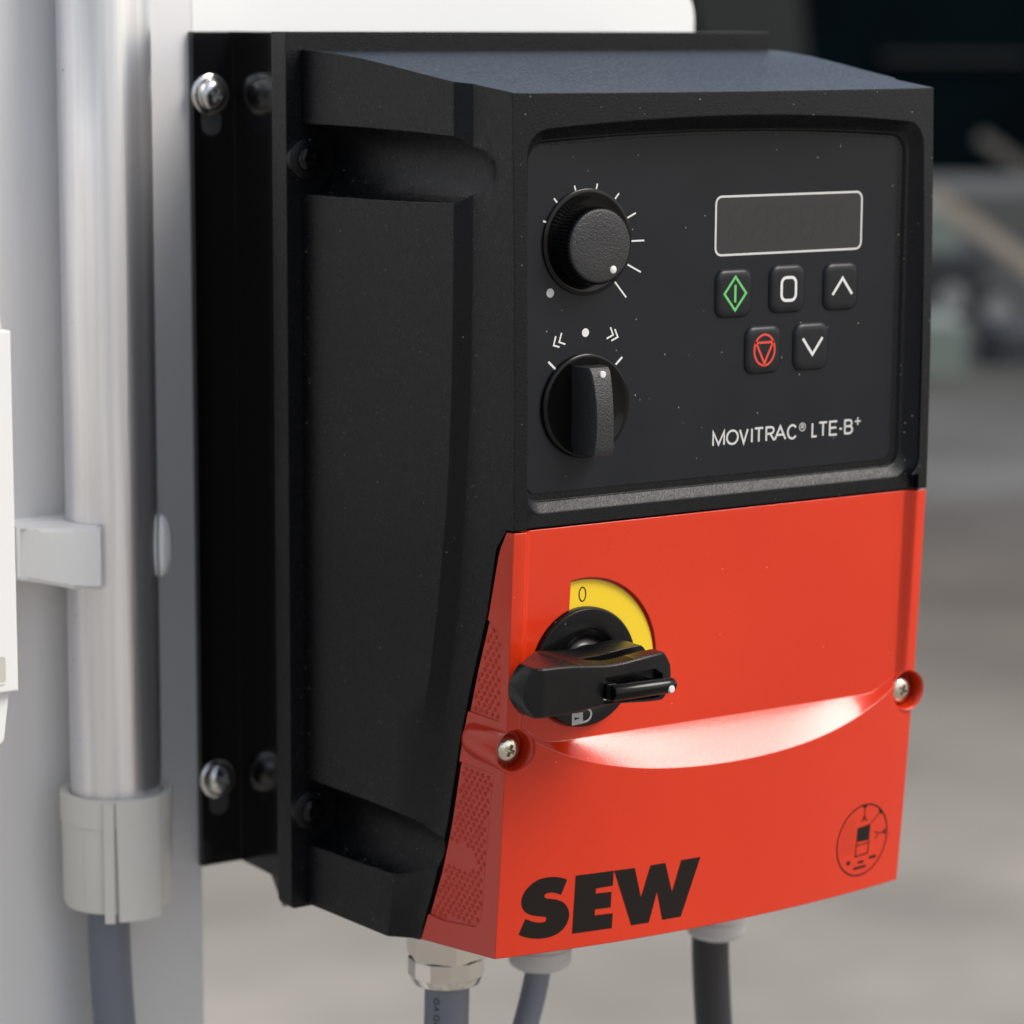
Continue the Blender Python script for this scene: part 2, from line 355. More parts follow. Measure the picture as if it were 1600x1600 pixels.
for a, b in zip(rows, rows[1:]):
    for i in range(n): face(bm, [a[i], a[(i + 1) % n], b[(i + 1) % n], b[i]])
for rw, fl in ((rows[0], 0), (rows[-1], 1)):
    for i in range(ns - 1):
        q = [rw[i], rw[i + 1], rw[n - 2 - i], rw[n - 1 - i]]; face(bm, q if fl else q[::-1])
    q = rw[ns - 1:n - ns + 1]; face(bm, q)
# window recess
def wl(y, x0, x1, z0, z1, arch, r): return [(x, y, z) for x, z in rrect(x0, x1, z0, z1, r, arch)]
win = loft(NB(), [wl(-110, -61.7, 61.7, 117.65, 221, .6, 5.5), wl(-87, -61.7, 61.7, 117.65, 209.9, .6, 5.5), wl(-85.2, -60.9, 60.2, 117.7, 208.4, 1.6, 5.2), wl(-83.8, -60.2, 58.6, 120.2, 207.0, 2.0, 4.8), wl(-83.7, -60.1, 57.8, 120.25, 206.6, 2.1, 4.5), wl(-82.9, -59.6, 57.2, 120.2, 206.2, 2.3, 4)])
flat = box(NB(), -61.7, 61.7, -110, -85.25, 100, 118.25)
def gcut(x, z, y0, ln, r=9.0, n=40):
    b = NB(); k = -1 if x < 0 else 1
    return loft(b, [[(x + (r * q * cos(2 * pi * i / n)), y, z + r * q * sin(2 * pi * i / n)) for i in range(n)] for y, q in [(3, 1)] + [(y0 + ln - ln * sin(a), cos(a)) for a in [0, .25, .5, .75, 1.0, 1.2, 1.4, 1.52]]])
cut = [win, flat, gcut(-72.8, 199.7, -86, 15), gcut(72.8, 199.7, -86, 15), gcut(-73.0, 26.5, -68, 9), gcut(73.0, 26.5, -68, 9)]
hb = boolean(bm, cut)
housing = obj('housing', hb, M_black, D, smooth=28)

# rear flange with its screw bosses
fl = prism(NB(), [(-78.2, 1.2), (-77.6, 0), (77.6, 0), (78.2, 1.2), (78.2, 232), (-78.2, 232)], .3, 7.6, 'y')
bos = []
for sx in (-1, 1):
    for z in (199.7, 27): bos.append(lathe(NB(), [(0, 2), (5.2, 2), (5.2, -1.6), (4.4, -2.0), (0, -2.0)], (sx * 73.0, 0, z)))
fl = boolean(fl, bos, 'UNION')
obj('flange', fl, M_black, D, smooth=30)
def torx_screw_bm(r, h, at_y, lobes=6, rr=.42, deep=.9, dome=.5):
    """pan head facing -y with a star recess, centred on (0,*,0)"""
    b = NB(); n = 48; R_ = []
    def ring(f, y): return [b.verts.new((f(i) * cos(2 * pi * i / n), y, f(i) * sin(2 * pi * i / n))) for i in range(n)]
    star = lambda i: r * rr * (1 + .28 * cos(lobes * 2 * pi * i / n))
    rg = [ring(lambda i: r, at_y), ring(lambda i: r, at_y - h * .45), ring(lambda i: r * .9, at_y - h * .8), ring(lambda i: r * .7, at_y - h), ring(star, at_y - h - dome * .15), ring(lambda i: star(i) * .9, at_y - h + deep)]
    for a, c in zip(rg, rg[1:]):
        for i in range(n): face(b, [a[i], a[(i + 1) % n], c[(i + 1) % n], c[i]])
    face(b, rg[-1]); return fixn(b)
def cross_screw_bm(r, h, washer=None):
    """domed pan head facing -y with a cross recess"""
    b = NB(); lathe(b, [(0, 0), (r, 0), (r * .99, -h * .15), (r * .95, -h * .4), (r * .84, -h * .68), (r * .66, -h * .88), (r * .4, -h), (0, -h * 1.04)], (0, 0, 0), n=40)
    c1 = loft(NB(), [[(x * k, y, z * k) for x, z in ((-.16 * r, -.55 * r), (.16 * r, -.55 * r), (.16 * r, .55 * r), (-.16 * r, .55 * r))] for y, k in ((-h - 3, 1), (-h * .25, .55))])
    c2 = loft(NB(), [[(x * k, y, z * k) for x, z in ((-.55 * r, -.16 * r), (.55 * r, -.16 * r), (.55 * r, .16 * r), (-.55 * r, .16 * r))] for y, k in ((-h - 3.1, 1), (-h * .26, .55))])
    b2 = boolean(b, [c1, c2])
    bmesh.ops.rotate(b2, cent=(0, 0, 0), matrix=Matrix.Rotation(radians(25), 3, 'Y'), verts=b2.verts); return b2
s0 = obj('housing_screw', torx_screw_bm(3.2, 1.6, 0), M_blackgloss, D, (-73.0, -2.0, 199.7), local=True)
inst(s0, D, (-73.0, -2.0, 27)); inst(s0, D, (73.0, -2.0, 199.7)); inst(s0, D, (73.0, -2.0, 27))

# heat sink with mounting tabs
hs = box(NB(), -58.2, 58.2, 7.7, 69, -5.6, 231.6)
hs2 = box(NB(), -70.9, 70.9, 66, 68.9, -5.55, 231.55)
hs = boolean(hs, [hs2], 'UNION')
heats = obj('heat_sink', hs, M_heats, D, smooth=20)
obj('rear_skirt', prism(NB(), [(50, -5.5), (43, -13.5), (42, -13.5), (41, 3), (50, 3)], -57.5, 57.5, 'x'), mat('painted_reflection_plastic', (.10, .075, .062), .5), D, smooth=0)  # brownish grey colour paints in a reflection seen on the skirt
ks = prism(NB(), [(3.1 * cos(a), 3.1 * sin(a) + (5.2 if sin(a) >= 0 else 0)) for a in [i * pi / 12 for i in range(24)]], -.1, .15, 'y')
k0 = obj('keyhole_slot', ks, M_slot, D, (-65.4, 65.95, 206.2), local=True); inst(k0, D, (-65.4, 65.95, 12.2))
mscrew = None
for z in (214.3, 19.9):
    if mscrew is None:
        mscrew = obj('mounting_screw', cross_screw_bm(4.5, 2.6), M_zinc, D, (-65.8, 65.1, z), local=True, smooth=40); cur = mscrew
        wz = obj('washer', lathe(NB(), [(0, 0), (5.75, 0), (5.75, -.7), (5.2, -1.1), (4.7, -1.2), (0, -1.2)], (0, 0, 0)), M_zinc, cur, (-65.8, 65.9, z), local=True)
    else:
        cur = inst(mscrew, D, (-65.8, 65.1, z)); inst(wz, cur, (-65.8, 65.9, z))

# ---- red front cover
def zl(x): return 49.1 + .0022 * x * x + 4.5e-7 * x ** 4
def zu(x): return max(59.6, zl(x) + 1.6)
def ypk(z): return -85.2 + (118 - z) * .042
GAP = [(1.6, -44.3), (22, -53.6), (35, -58), (59, -64.1), (76.7, -69.9), (92, -75.7), (108.4, -80.3), (113.7, -83.6)]
xs = [-65, -64.6, -63.5, -61.9, -61.6, -61.2, -60.6, -59.9, -59.2] + [-59.2 + 118.4 * i / 48 for i in range(1, 48)] + [59.2, 59.9, 60.6, 61.2, 61.6, 61.9, 63.5, 64.6, 65]
def red_y(x, z, inpocket):
    s = shell(x, z)
    if not inpocket or abs(x) >= 61.9: return s
    t = min(1, max(0, (61.9 - abs(x)) / 2.7)); t = t * t * (3 - 2 * t)
    return s * (1 - t) + ypk(z) * t
NA, NBk, NC = 16, 10, 22
bm = NB(); grid = []
for x in xs:
    a, b = zl(x), zu(x); col = []
    for i in range(NA): z = 5.5 + (a - 5.5) * i / NA; col.append((z, shell(x, z)))
    y0 = shell(x, a); y1 = red_y(x, b, True)
    for i in range(NBk): t = i / NBk; col.append((a + (b - a) * t, y0 + (y1 - y0) * (1 - (1 - t) ** 1.06)))
    for i in range(NC + 1): z = b + (113.7 - b) * i / NC; col.append((z, red_y(x, z, True)))
    grid.append([bm.verts.new((x, y, z)) for z, y in col])
nr = len(grid[0]); nc = len(xs)
for i in range(nc - 1):
    for j in range(nr - 1): face(bm, [grid[i][j], grid[i + 1][j], grid[i + 1][j + 1], grid[i][j + 1]])
BL, BR = [], []
for j in range(nr):
    z = grid[0][j].co.z; zz = 1.6 + (z - 5.5) * (113.7 - 1.6) / (113.7 - 5.5)
    y = interp(zz, GAP) - .9
    BL.append(bm.verts.new((-65.45, y, zz))); BR.append(bm.verts.new((65.45, y, zz)))
for j in range(nr - 1):
    face(bm, [BL[j], grid[0][j], grid[0][j + 1], BL[j + 1]]); face(bm, [grid[-1][j], BR[j], BR[j + 1], grid[-1][j + 1]])
    face(bm, [BR[j], BL[j], BL[j + 1], BR[j + 1]])
face(bm, [BL[0], BR[0]] + [g[0] for g in grid[::-1]]); face(bm, [BR[-1], BL[-1]] + [g[-1] for g in grid])
IC = (-42.2, 78.0)
sec = [(IC[0] + 22.3 * cos(a), IC[1] + 22.3 * sin(a)) for a in [radians(-12 + i * 113.3 / 30) for i in range(31)]] + [(-47.2, 80), (IC[0], 74)]
cz = lambda s: lathe(NB(), [(0, -95), (5.6, -95), (5.6, -84.6), (4.95, -83.9), (4.75, -79.5), (0, -79.5)], (s * 62.8, 0, 59.3), n=40)
bs = lambda s: lathe(NB(), [(0, -66.3), (3.2, -66.5), (4.7, -67.6), (5.3, -70), (5.6, -84.0), (5.4, -84.7), (0, -84.7)], (s * 62.8, 0, 59.3), n=40)
PANU = [(-60, 66.2), (-81.0, 66.2), (-82.0, 87.5), (-75.3, 91.5), (-60, 91.5)]
PANL = [(-40, 9.2), (-55.5, 9.2), (-70.5, 11.5), (-73.2, 14.5), (-77.2, 46), (-79, 52.4), (-74, 52.6), (-50, 52.6), (-40, 40)]
red = boolean(bm, [bs(-1), bs(1), cz(-1), cz(1), prism(NB(), sec, -95, -82.6, 'y'), lathe(NB(), [(0, -95), (15.3, -95), (15.3, -82.62), (0, -82.62)], (IC[0], 0, IC[1]), n=72),
                   prism(NB(), PANU, -70, -64.75, 'x'), prism(NB(), PANL, -70, -64.75, 'x')], ['UNION', 'UNION'] + ['DIFFERENCE'] * 6)
cover = obj('front_cover', red, M_red, D, smooth=24)
bm = NB()
def inside(p, poly):
    c = False
    for (a, b), (c_, d) in zip(poly, poly[1:] + poly[:1]):
        if (b > p[1]) != (d > p[1]) and p[0] < (c_ - a) * (p[1] - b) / (d - b) + a: c = not c
    return c
iz = 0; z = 10.4
while z < 91:
    y = -83 + (iz % 2) * 1.25 - .25 * (z / 10)
    while y < -45:
        g = interp(z, GAP) - 1.7
        ok = (inside((y, z), PANU) or inside((y, z), PANL)) and y < g and not ((y + 63) ** 2 / 60 + (z - 28) ** 2 / 12 < 1 and y > -70)
        near = all(inside((y + dy, z + dz), PANU) or inside((y + dy, z + dz), PANL) for dy, dz in ((-1.2, 0), (0, .9), (0, -.9)))
        if ok and near:
            lathe_pts = []
            r = .62
            rr = [[bm.verts.new((-64.75 - h, y + r * k * cos(2 * pi * i / 8), z + r * k * sin(2 * pi * i / 8))) for i in range(8)] for k, h in ((1, -.03), (.85, .28), (.45, .46))]
            for a, b in zip(rr, rr[1:]):
                for i in range(8): face(bm, [a[i], b[i], b[(i + 1) % 8], a[(i + 1) % 8]])
            face(bm, rr[-1][::-1])
        y += 2.5
    z += 1.5; iz += 1
tag(obj('grip_nubs', fixn(bm), M_red, cover, smooth=50), kind='stuff')
cs0 = obj('cover_screw', cross_screw_bm(3.9, 2.2), M_zincy, D, (-62.8, -80.2, 58.9), local=True, smooth=40); inst(cs0, D, (62.8, -80.2, 58.9))

# prints on the red cover
on = lambda x, z: shell(x, z) - .06
LT = [[(-46.59, 24.22), (-47.75, 24.73), (-49.28, 25.21), (-50.78, 25.46), (-52.63, 25.48), (-54.46, 25.2), (-55.96, 24.49), (-57.11, 23.56), (-58.03, 22.5), (-58.61, 21.25), (-58.83, 20.02), (-58.63, 18.57), (-57.82, 17.22), (-56.86, 16.49), (-55.73, 15.95), (-54.23, 15.54), (-52.74, 15.24), (-51.86, 14.94), (-51.66, 14.5), (-51.91, 13.88), (-52.56, 13.67), (-53.38, 13.71), (-54.5, 13.93), (-55.44, 14.23), (-57.44, 15.2), (-59.03, 11.27), (-57.97, 10.67), (-56.85, 10.2), (-55.17, 9.76), (-53.49, 9.47), (-51.63, 9.4), (-49.78, 9.63), (-48.13, 10.2), (-46.87, 11.11), (-46.0, 12.26), (-45.52, 13.64), (-45.41, 14.89), (-45.78, 16.38), (-46.5, 17.5), (-47.3, 18.3), (-48.12, 18.78), (-49.27, 19.29), (-50.79, 19.66), (-51.91, 19.88), (-52.55, 20.25), (-52.6, 20.8), (-52.19, 21.24), (-51.45, 21.36), (-50.52, 21.32), (-49.19, 20.89), (-48.03, 20.35)],
      [(-44.3, 24.95), (-33.5, 24.85), (-33.5, 20.86), (-38.3, 20.76), (-38.3, 19.42), (-33.75, 19.27), (-33.7, 15.1), (-38.2, 15.2), (-38.2, 13.6), (-33.0, 13.45), (-32.97, 9.44), (-44.3, 9.55)],
      [(-33.4, 24.82), (-27.39, 24.75), (-24.97, 16.55), (-22.77, 24.77), (-18.29, 24.8), (-15.65, 16.62), (-13.49, 24.83), (-7.5, 24.81), (-12.35, 9.41), (-18.05, 9.39), (-20.24, 17.32), (-22.06, 9.3), (-27.32, 9.34)]]
for L in LT:
    bm = NB(); flatpoly(bm, L, on); obj('brand_letter', bm, M_ink, D, smooth=0)
bm = NB(); EC = (49.35, 19.8)
stroke(bm, [(EC[0] + 9.7 * cos(2 * pi * i / 64), EC[1] + 9.9 * sin(2 * pi * i / 64)) for i in range(64)], .42, 0, True, on)
flatpoly(bm, [(47, 19.6), (52, 19.4), (52, 23.9), (47, 23.5)], on)
stroke(bm, [(47.05, 19.5), (47.05, 15.45), (51.9, 15.7), (51.95, 19.4)], .38, 0, False, on); stroke(bm, [(47.1, 18.6), (51.9, 18.6)], .3, 0, False, on)
stroke(bm, [(49.4, 29.5), (49.4, 25.2)], .3, 0, False, on); stroke(bm, [(48.3, 24.9), (49.4, 26.6), (50.5, 24.9)], .28, 0, False, on)
stroke(bm, [(48.6, 29.2), (50.1, 29.2)], .7, 0, False, on)
stroke(bm, [(55.6, 26.7), (52.2, 23.9)], .28, 0, False, on); stroke(bm, [(55.2, 27.4), (56.3, 26.0)], .8, 0, False, on)
stroke(bm, [(57.9, 20.6), (55.6, 20.6), (54.0, 21.4)], .3, 0, False, on); stroke(bm, [(55.6, 20.6), (54.4, 19.1)], .3, 0, False, on); stroke(bm, [(58.1, 21.3), (58.0, 19.9)], .8, 0, False, on)
for x0, x1, z, wd in ((43.9, 45.2, 14.1, 1.1), (48.3, 50.6, 13.6, .7), (46.7, 51.6, 12.1, .7), (52.6, 55.4, 14.2, .8)): stroke(bm, [(x0, z), (x1, z)], wd, 0, False, on)
for i in range(7):
    for j in range(12):
        x = 41 + i * .85 + (j % 2) * .42; z = 17 + j * .85
        if (x - EC[0]) ** 2 + (z - EC[1]) ** 2 < 80 and x < 46.2: disc(bm, x, z, .13, 0, 6, on)
obj('round_emblem', bm, M_ink, D, smooth=0)

# ---- isolator
IX, IZ = IC
bm = prism(NB(), [(IX + 21.7 * cos(a), IZ + 21.7 * sin(a)) for a in [radians(-11 + i * 111.9 / 30) for i in range(31)]] + [(-46.75, 80), (IX, 75)], -82.65, -83.1, 'y')
yel = obj('yellow_scale', bm, M_yel, D, (IX, -84, IZ), smooth=30)
bm = NB(); stroke(bm, [(-42.2 + 1.0 * cos(2 * pi * i / 24), 96.0 + 1.75 * sin(2 * pi * i / 24)) for i in range(24)], .33, -83.15, True); obj('zero_mark', bm, M_ink, yel, (-42, -84.5, 96), smooth=0)
iso = obj('isolator_switch', lathe(NB(), [(15, -83.2), (15, -84.9), (14.6, -85.4), (9.8, -85.5), (9.4, -85.3), (8.4, -84.3), (7.4, -83.9), (6.2, -84.0), (5.5, -84.6), (5.2, -88), (0, -88)], (IX, 0, IZ), n=72), M_black2, D, (IX, -84, IZ), smooth=40)
bm = NB(); flatpoly(bm, [(-46.7, 63.85), (-43.4, 64.0), (-43.4, 66.9), (-46.7, 66.9)], lambda x, z: -85.55)
stroke(bm, [(-43.4, 64.35)] + [(-43.0 + 2.1 * cos(a), 66.1 + 1.75 * sin(a)) for a in [radians(-80 + i * 16) for i in range(11)]] + [(-43.4, 67.8)], .55, -85.55)
obj('padlock_mark', bm, M_grey, iso, (IX, -86.2, 65), smooth=0)
bm = NB(); stroke(bm, [(-45.6, 65.5), (-44.5, 65.5)], .3, -85.6); disc(bm, -45.6, 65.5, .35, -85.6, 10); obj('keyhole_mark', bm, M_ink, iso, (IX, -86.24, 65), smooth=0)
# handle: rows along x, each a rounded slab section
cols = []
HXS = [-75.1, -74.8, -74.3, -73.7, -73.0, -72.2] + [-71.6 + .5 * i for i in range(74)] + [-34.5, -34.0, -33.4, -32.9]
for i, x in enumerate(HXS):
    rear = -100.2 + 11.6 * min(1, max(0, (x + 72) / 12.2)) ** 1.05
    if x > -59.8: rear = -88.6
    u = (x + 50.5) / 9.5; dip = 1.25 * math.exp(-u * u)
    rib = .10 * (1 if i % 2 else -1) if -60 < x < -44 else 0
    frontb = -108.2 + .9 * max(0, (x + 42) / 9) ** 2 + (.35 * max(0, -70.5 - x))
    half = 6.0 * sqrt(min(1, (x + 75.25) / 3.0)) if x < -72.25 else 6.0
    if x > -35.4: half = 6.0 - 3.2 * ((x + 35.4) / 2.5) ** 1.6
    zt = 79.25 + half - dip * (half / 6) + rib; zb = 79.25 - half + dip * .7 * half / 6
    cols.append((x, rear, frontb, zt, zb))
loops = []
for x, r, f, zt, zb in cols:
    c = min(.4, (zt - zb) / 3)
    loops.append([(x, r, zt - c), (x, r - c, zt), (x, f + c, zt), (x, f, zt - c), (x, f - .25, (zt + zb) / 2), (x, f, zb + c), (x, f + c, zb), (x, r - c, zb), (x, r, zb + c), (x, r, (zt + zb) / 2)])
hd = loft(NB(), loops)
slot = prism(NB(), [(-54.5, -99.6), (-52, -98.3), (-30, -98.3), (-30, -103.3), (-50, -103.3), (-53.5, -101.5)], 76.5, 90, 'z')
rec = prism(NB(), [(-53.2, 74.6), (-36.6, 74.2), (-35.6, 79.8), (-38, 81.4), (-52.6, 80.9)], -120, -106.0, 'y')
rec2 = prism(NB(), [(-53.2, 74.6), (-44, 74.6), (-44, 79), (-53.2, 79)], -120, -104.6, 'y')
hd = boolean(hd, [slot, rec, rec2])
han = obj('handle', hd, M_black2, iso, (IX, -98, IZ), smooth=40)
bm = loft(NB(), [[(x, -110.6 + 1.9 * k * cos(a), 77.6 + 2.0 * k * sin(a)) for a in [2 * pi * i / 16 + pi / 16 for i in range(16)]] for x, k in ((-52.4, .9), (-52.1, 1), (-36.5, 1), (-35.4, .98), (-34.6, .85), (-34.0, .55))])
box(bm, -53.0, -50.6, -109.6, -105.0, 75.9, 79.6)
box(bm, -39.0, -35.6, -110.0, -105.4, 76.0, 79.0)
lat = obj('padlock_slide', fixn(bm), M_blackgloss, iso, (-45, -109, 77.6), smooth=40)
obj('slide_pin', lathe(NB(), [(0, -112.75), (.7, -112.7), (.95, -112.45), (.95, -111.5)], (-36.2, 0, 77.0), n=20), M_white, iso, (-36.2, -112, 77.0))
obj('pivot_pin', lathe(NB(), [(0, -107.3), (.7, -107.1), (.8, -106.5), (.8, -104.9)], (-51.9, 0, 75.6), n=16), M_zinc, iso, (-51.9, -106, 75.6))

# ---- control panel
PY = -83.15
pan = obj('control_panel', prism(NB(), rrect(-59.2, 55.2, 122.2, 205.4, 3, 2.3), -82.95, PY, 'y'), M_plate, D, (-2, PY, 163), smooth=20)
def P_(name, bm, m, parent=pan, at=(0, 0, 0), smooth=0): return obj(name, bm, m, parent, at, smooth=smooth)
P_('display', prism(NB(), rrect(-2.9, 43.7, 177.9, 192.2, 1.5), -83.1, PY - .02, 'y'), M_disp)
bm = NB(); stroke(bm, rrect(-3.0, 43.8, 177.75, 192.3, 1.8), .55, PY - .04, True); P_('display_frame', bm, mat('silver_print', (.5, .5, .49), .4))
bm = NB()
for k in range(5):
    x0 = 1.2 + k * 7.6; zb = 181.0; w_, h_ = 4.2, 8.0
    sg = {'a': ((0, h_), (w_, h_)), 'b': ((w_, h_), (w_, h_ / 2)), 'c': ((w_, h_ / 2), (w_, 0)), 'd': ((0, 0), (w_, 0)), 'e': ((0, h_ / 2), (0, 0)), 'f': ((0, h_), (0, h_ / 2)), 'g': ((0, h_ / 2), (w_, h_ / 2))}
    for a, b in sg.values():
        a = Vector(a); b = Vector(b); d = (b - a).normalized() * .6
        p, q = a + d, b - d
        stroke(bm, [(x0 + p.x + p.y * .06, zb + p.y), (x0 + q.x + q.y * .06, zb + q.y)], .7, PY - .04)
P_('display_segments', bm, M_seg)
# keys
def keybm(w_=11.4, h_=12.2):
    def rr(k, s): return [(x, -k, z) for x, z in rrect(-w_ / 2 + s, w_ / 2 - s, -h_ / 2 + s, h_ / 2 - s, 2.6 - s * .5, 0, 6, 4)]
    return loft(NB(), [rr(0, 0), rr(.35, .12), rr(.75, .5), rr(.95, 1.1), rr(1.0, 1.9)])
KEYS = [('start_key', 2.7, 168.1), ('navigate_key', 19.7, 168.5), ('up_key', 37.2, 168.3), ('stop_key', 12.3, 153.4), ('down_key', 27.8, 153.4)]
k0 = None; KY = PY - 1.04
for nm, x, z in KEYS:
    if k0 is None: k0 = obj('key', keybm(), M_key, pan, (x, PY, z), local=True, smooth=60); o = k0
    else: o = inst(k0, pan, (x, PY, z))
    o.name = nm; ORG[nm] = Vector((x, PY, z))
    bm = NB(); m_ = M_white
    if nm == 'start_key':
        m_ = M_green; stroke(bm, [(x - 3.4, z), (x, z + 4.2), (x + 3.4, z), (x, z - 4.2)], .62, KY, True); stroke(bm, [(x, z - 2.2), (x, z + 2.2)], .7, KY)
    if nm == 'navigate_key': stroke(bm, rrect(x - 2.3, x + 2.3, z - 2.9, z + 2.9, 1.5, 0, 6, 4), .75, KY, True)
    if nm == 'up_key': stroke(bm, [(x - 3.2, z - 2.0), (x, z + 2.2), (x + 3.2, z - 2.0)], .7, KY)
    if nm == 'down_key': stroke(bm, [(x - 3.2, z + 2.2), (x, z - 2.0), (x + 3.2, z + 2.2)], .7, KY)
    if nm == 'stop_key':
        m_ = M_redp; stroke(bm, [(x + 3.25 * cos(2 * pi * i / 40), z + 3.9 * sin(2 * pi * i / 40)) for i in range(40)], .55, KY, True)
        stroke(bm, [(x - 2.7, z + 1.9), (x + 2.7, z + 1.9), (x, z - 3.4)], .6, KY, True)
    P_('key_symbol', bm, m_, o, (x, KY, z))
def ell(cx, cz, rx, rz, a0, a1, n=14): return [(cx + rx * cos(radians(a0 + (a1 - a0) * i / n)), cz + rz * sin(radians(a0 + (a1 - a0) * i / n))) for i in range(n + 1)]
GL = {'M': [[(0, 0), (0, 1), (.5, .05), (1, 1), (1, 0)]], 'V': [[(0, 1), (.5, 0), (1, 1)]], 'I': [[(.5, 0), (.5, 1)]], 'T': [[(0, 1), (1, 1)], [(.5, 1), (.5, 0)]],
      'O': [ell(.5, .5, .5, .5, 0, 345, 22)], 'C': [ell(.52, .5, .52, .5, 38, 322, 18)], 'A': [[(0, 0), (.5, 1), (1, 0)], [(.2, .36), (.8, .36)]], 'L': [[(0, 1), (0, 0), (1, 0)]],
      'E': [[(1, 1), (0, 1), (0, 0), (1, 0)], [(0, .53), (.92, .53)]], '-': [[(0, .4), (1, .4)]], 'R': [[(0, 0), (0, 1), (.6, 1)] + ell(.6, .76, .34, .24, 80, -90, 8) + [(0, .5)], [(.5, .5), (1, 0)]],
      'B': [[(0, 0), (0, 1), (.58, 1)] + ell(.58, .77, .34, .23, 80, -90, 8) + [(0, .54)], [(.6, .54)] + ell(.6, .27, .40, .27, 80, -90, 8) + [(0, 0)]], '+': [[(0, .5), (1, .5)], [(.5, 0), (.5, 1)]]}
bm = NB(); wd = .52
for ch, u0, u1 in (('M', 140, 215), ('O', 222, 298), ('V', 300, 357), ('I', 370, 385), ('T', 390, 450), ('R', 460, 518), ('A', 512, 588), ('C', 592, 655), ('L', 744, 782), ('T', 786, 845), ('E', 853, 908), ('-', 914, 940), ('B', 948, 1005)):
    xa, xb = [-3.0 + (u - 140) / 915 * 48.3 for u in (u0, u1)]; xa += wd / 2; xb -= wd / 2
    for q, pts in enumerate(GL[ch]):
        cl = ch == 'O'
        stroke(bm, [(xa + (xb - xa) * x, 129.7 + wd / 2 + (3.95 - wd) * z) for x, z in pts], wd, PY - .04 - .002 * q, cl)
stroke(bm, [(43.2, 132.9), (45.2, 132.9)], .34, PY - .04); stroke(bm, [(44.2, 131.9), (44.2, 133.9)], .34, PY - .045)
stroke(bm, [(25.85 + .98 * cos(2 * pi * i / 24), 132.7 + 1.0 * sin(2 * pi * i / 24)) for i in range(24)], .2, PY - .04, True)
for q, pts in enumerate(GL['R']): stroke(bm, [(25.5 + .8 * x, 132.15 + 1.1 * z) for x, z in pts], .19, PY - .045 - .002 * q)
P_('model_lettering', bm, mat('silver_lettering', (.52, .52, .51), .45))
def sh(x, z): return (x + 1.24, z - .38)           # readings were taken on a plane 1.9 mm nearer
bm = NB()
for a, b in (((-55.9, 188.4), (-54.6, 188.0)), ((-52.8, 193.7), (-51.9, 192.7)), ((-46.9, 196.6), (-46.5, 195.3)), ((-40.2, 196.9), (-40.6, 195.3)), ((-33.8, 194.4), (-35.3, 192.7)), ((-28.7, 189.5), (-31.6, 188.2)),
             ((-26.1, 182.7), (-29.9, 182.7)), ((-27.0, 175.0), (-31.0, 177.0)), ((-31.3, 169.0), (-34.8, 173.0)), ((-54.1, 154.5), (-51.9, 152.5)), ((-32.3, 154.4), (-34.3, 152.6))):
    stroke(bm, [sh(*a), sh(*b)], .42 if a[1] > 160 else .55, PY - .04)
P_('scale_tick', bm, M_white)
bm = NB(); c = sh(-43.3, 161.0); disc(bm, c[0], c[1], 1.05, PY - .04)
for pts in ([(-50.3, 161.3), (-51.0, 159.1), (-49.2, 158.5)], [(-52.0, 160.6), (-52.6, 158.4), (-50.9, 157.9)]): stroke(bm, [sh(*p) for p in pts], .42, PY - .04)
for pts in ([(-35.9, 161.9), (-35.1, 160.0), (-37.0, 159.2)], [(-34.6, 161.4), (-33.7, 159.4), (-35.6, 158.6)]): stroke(bm, [sh(*p) for p in pts], .42, PY - .04)
P_('direction_mark', bm, M_white)
bm = NB(); c = sh(-53.7, 171.1); disc(bm, c[0], c[1], 1.1, PY - .04); P_('zero_speed_mark', bm, M_grey)
# speed knob
KX, KZ = -42, 182.6
kn = obj('speed_knob', lathe(NB(), [(0, PY - .05), (12.9, PY - .05), (12.9, PY - .5), (12.3, PY - .8), (11.6, PY - .75), (10.6, PY - .25), (9.6, PY - .2), (0, PY - .2)], (KX, 0, KZ), n=72), M_blackgloss, D, (KX, PY, KZ), smooth=50)
bm = NB(); nn = 180; KZ2 = KZ - .6
def kr(r, y, kn_): return [(KX + (r + (kn_ if i % 3 == 0 else 0)) * cos(2 * pi * i / nn), y, KZ2 + (r + (kn_ if i % 3 == 0 else 0)) * sin(2 * pi * i / nn)) for i in range(nn)]
loft(bm, [kr(9.0, PY - .1, 0), kr(9.0, -88.1, .45), kr(8.95, -88.5, .4), kr(8.9, -88.9, 0)], cap=False)
obj('knurled_skirt', fixn(bm), M_black2, kn, (KX, -86, KZ), smooth=20)
bm = NB(); lathe(bm, [(0, -89.35), (4, -89.33), (8.2, -89.2), (8.75, -89.05), (8.95, -88.7), (8.95, -88.4)], (KX, 0, KZ2), n=72); obj('knob_cap', fixn(bm), M_knobface, kn, (KX, -89, KZ), smooth=50)
bm = NB(); lathe(bm, [(0, -89.5), (.75, -89.45), (.95, -89.3), (.95, -89.1)], (-38.3, 0, 176.2), n=20); obj('indicator_dot', fixn(bm), M_white, kn, (-38.3, -89.4, 176.2))
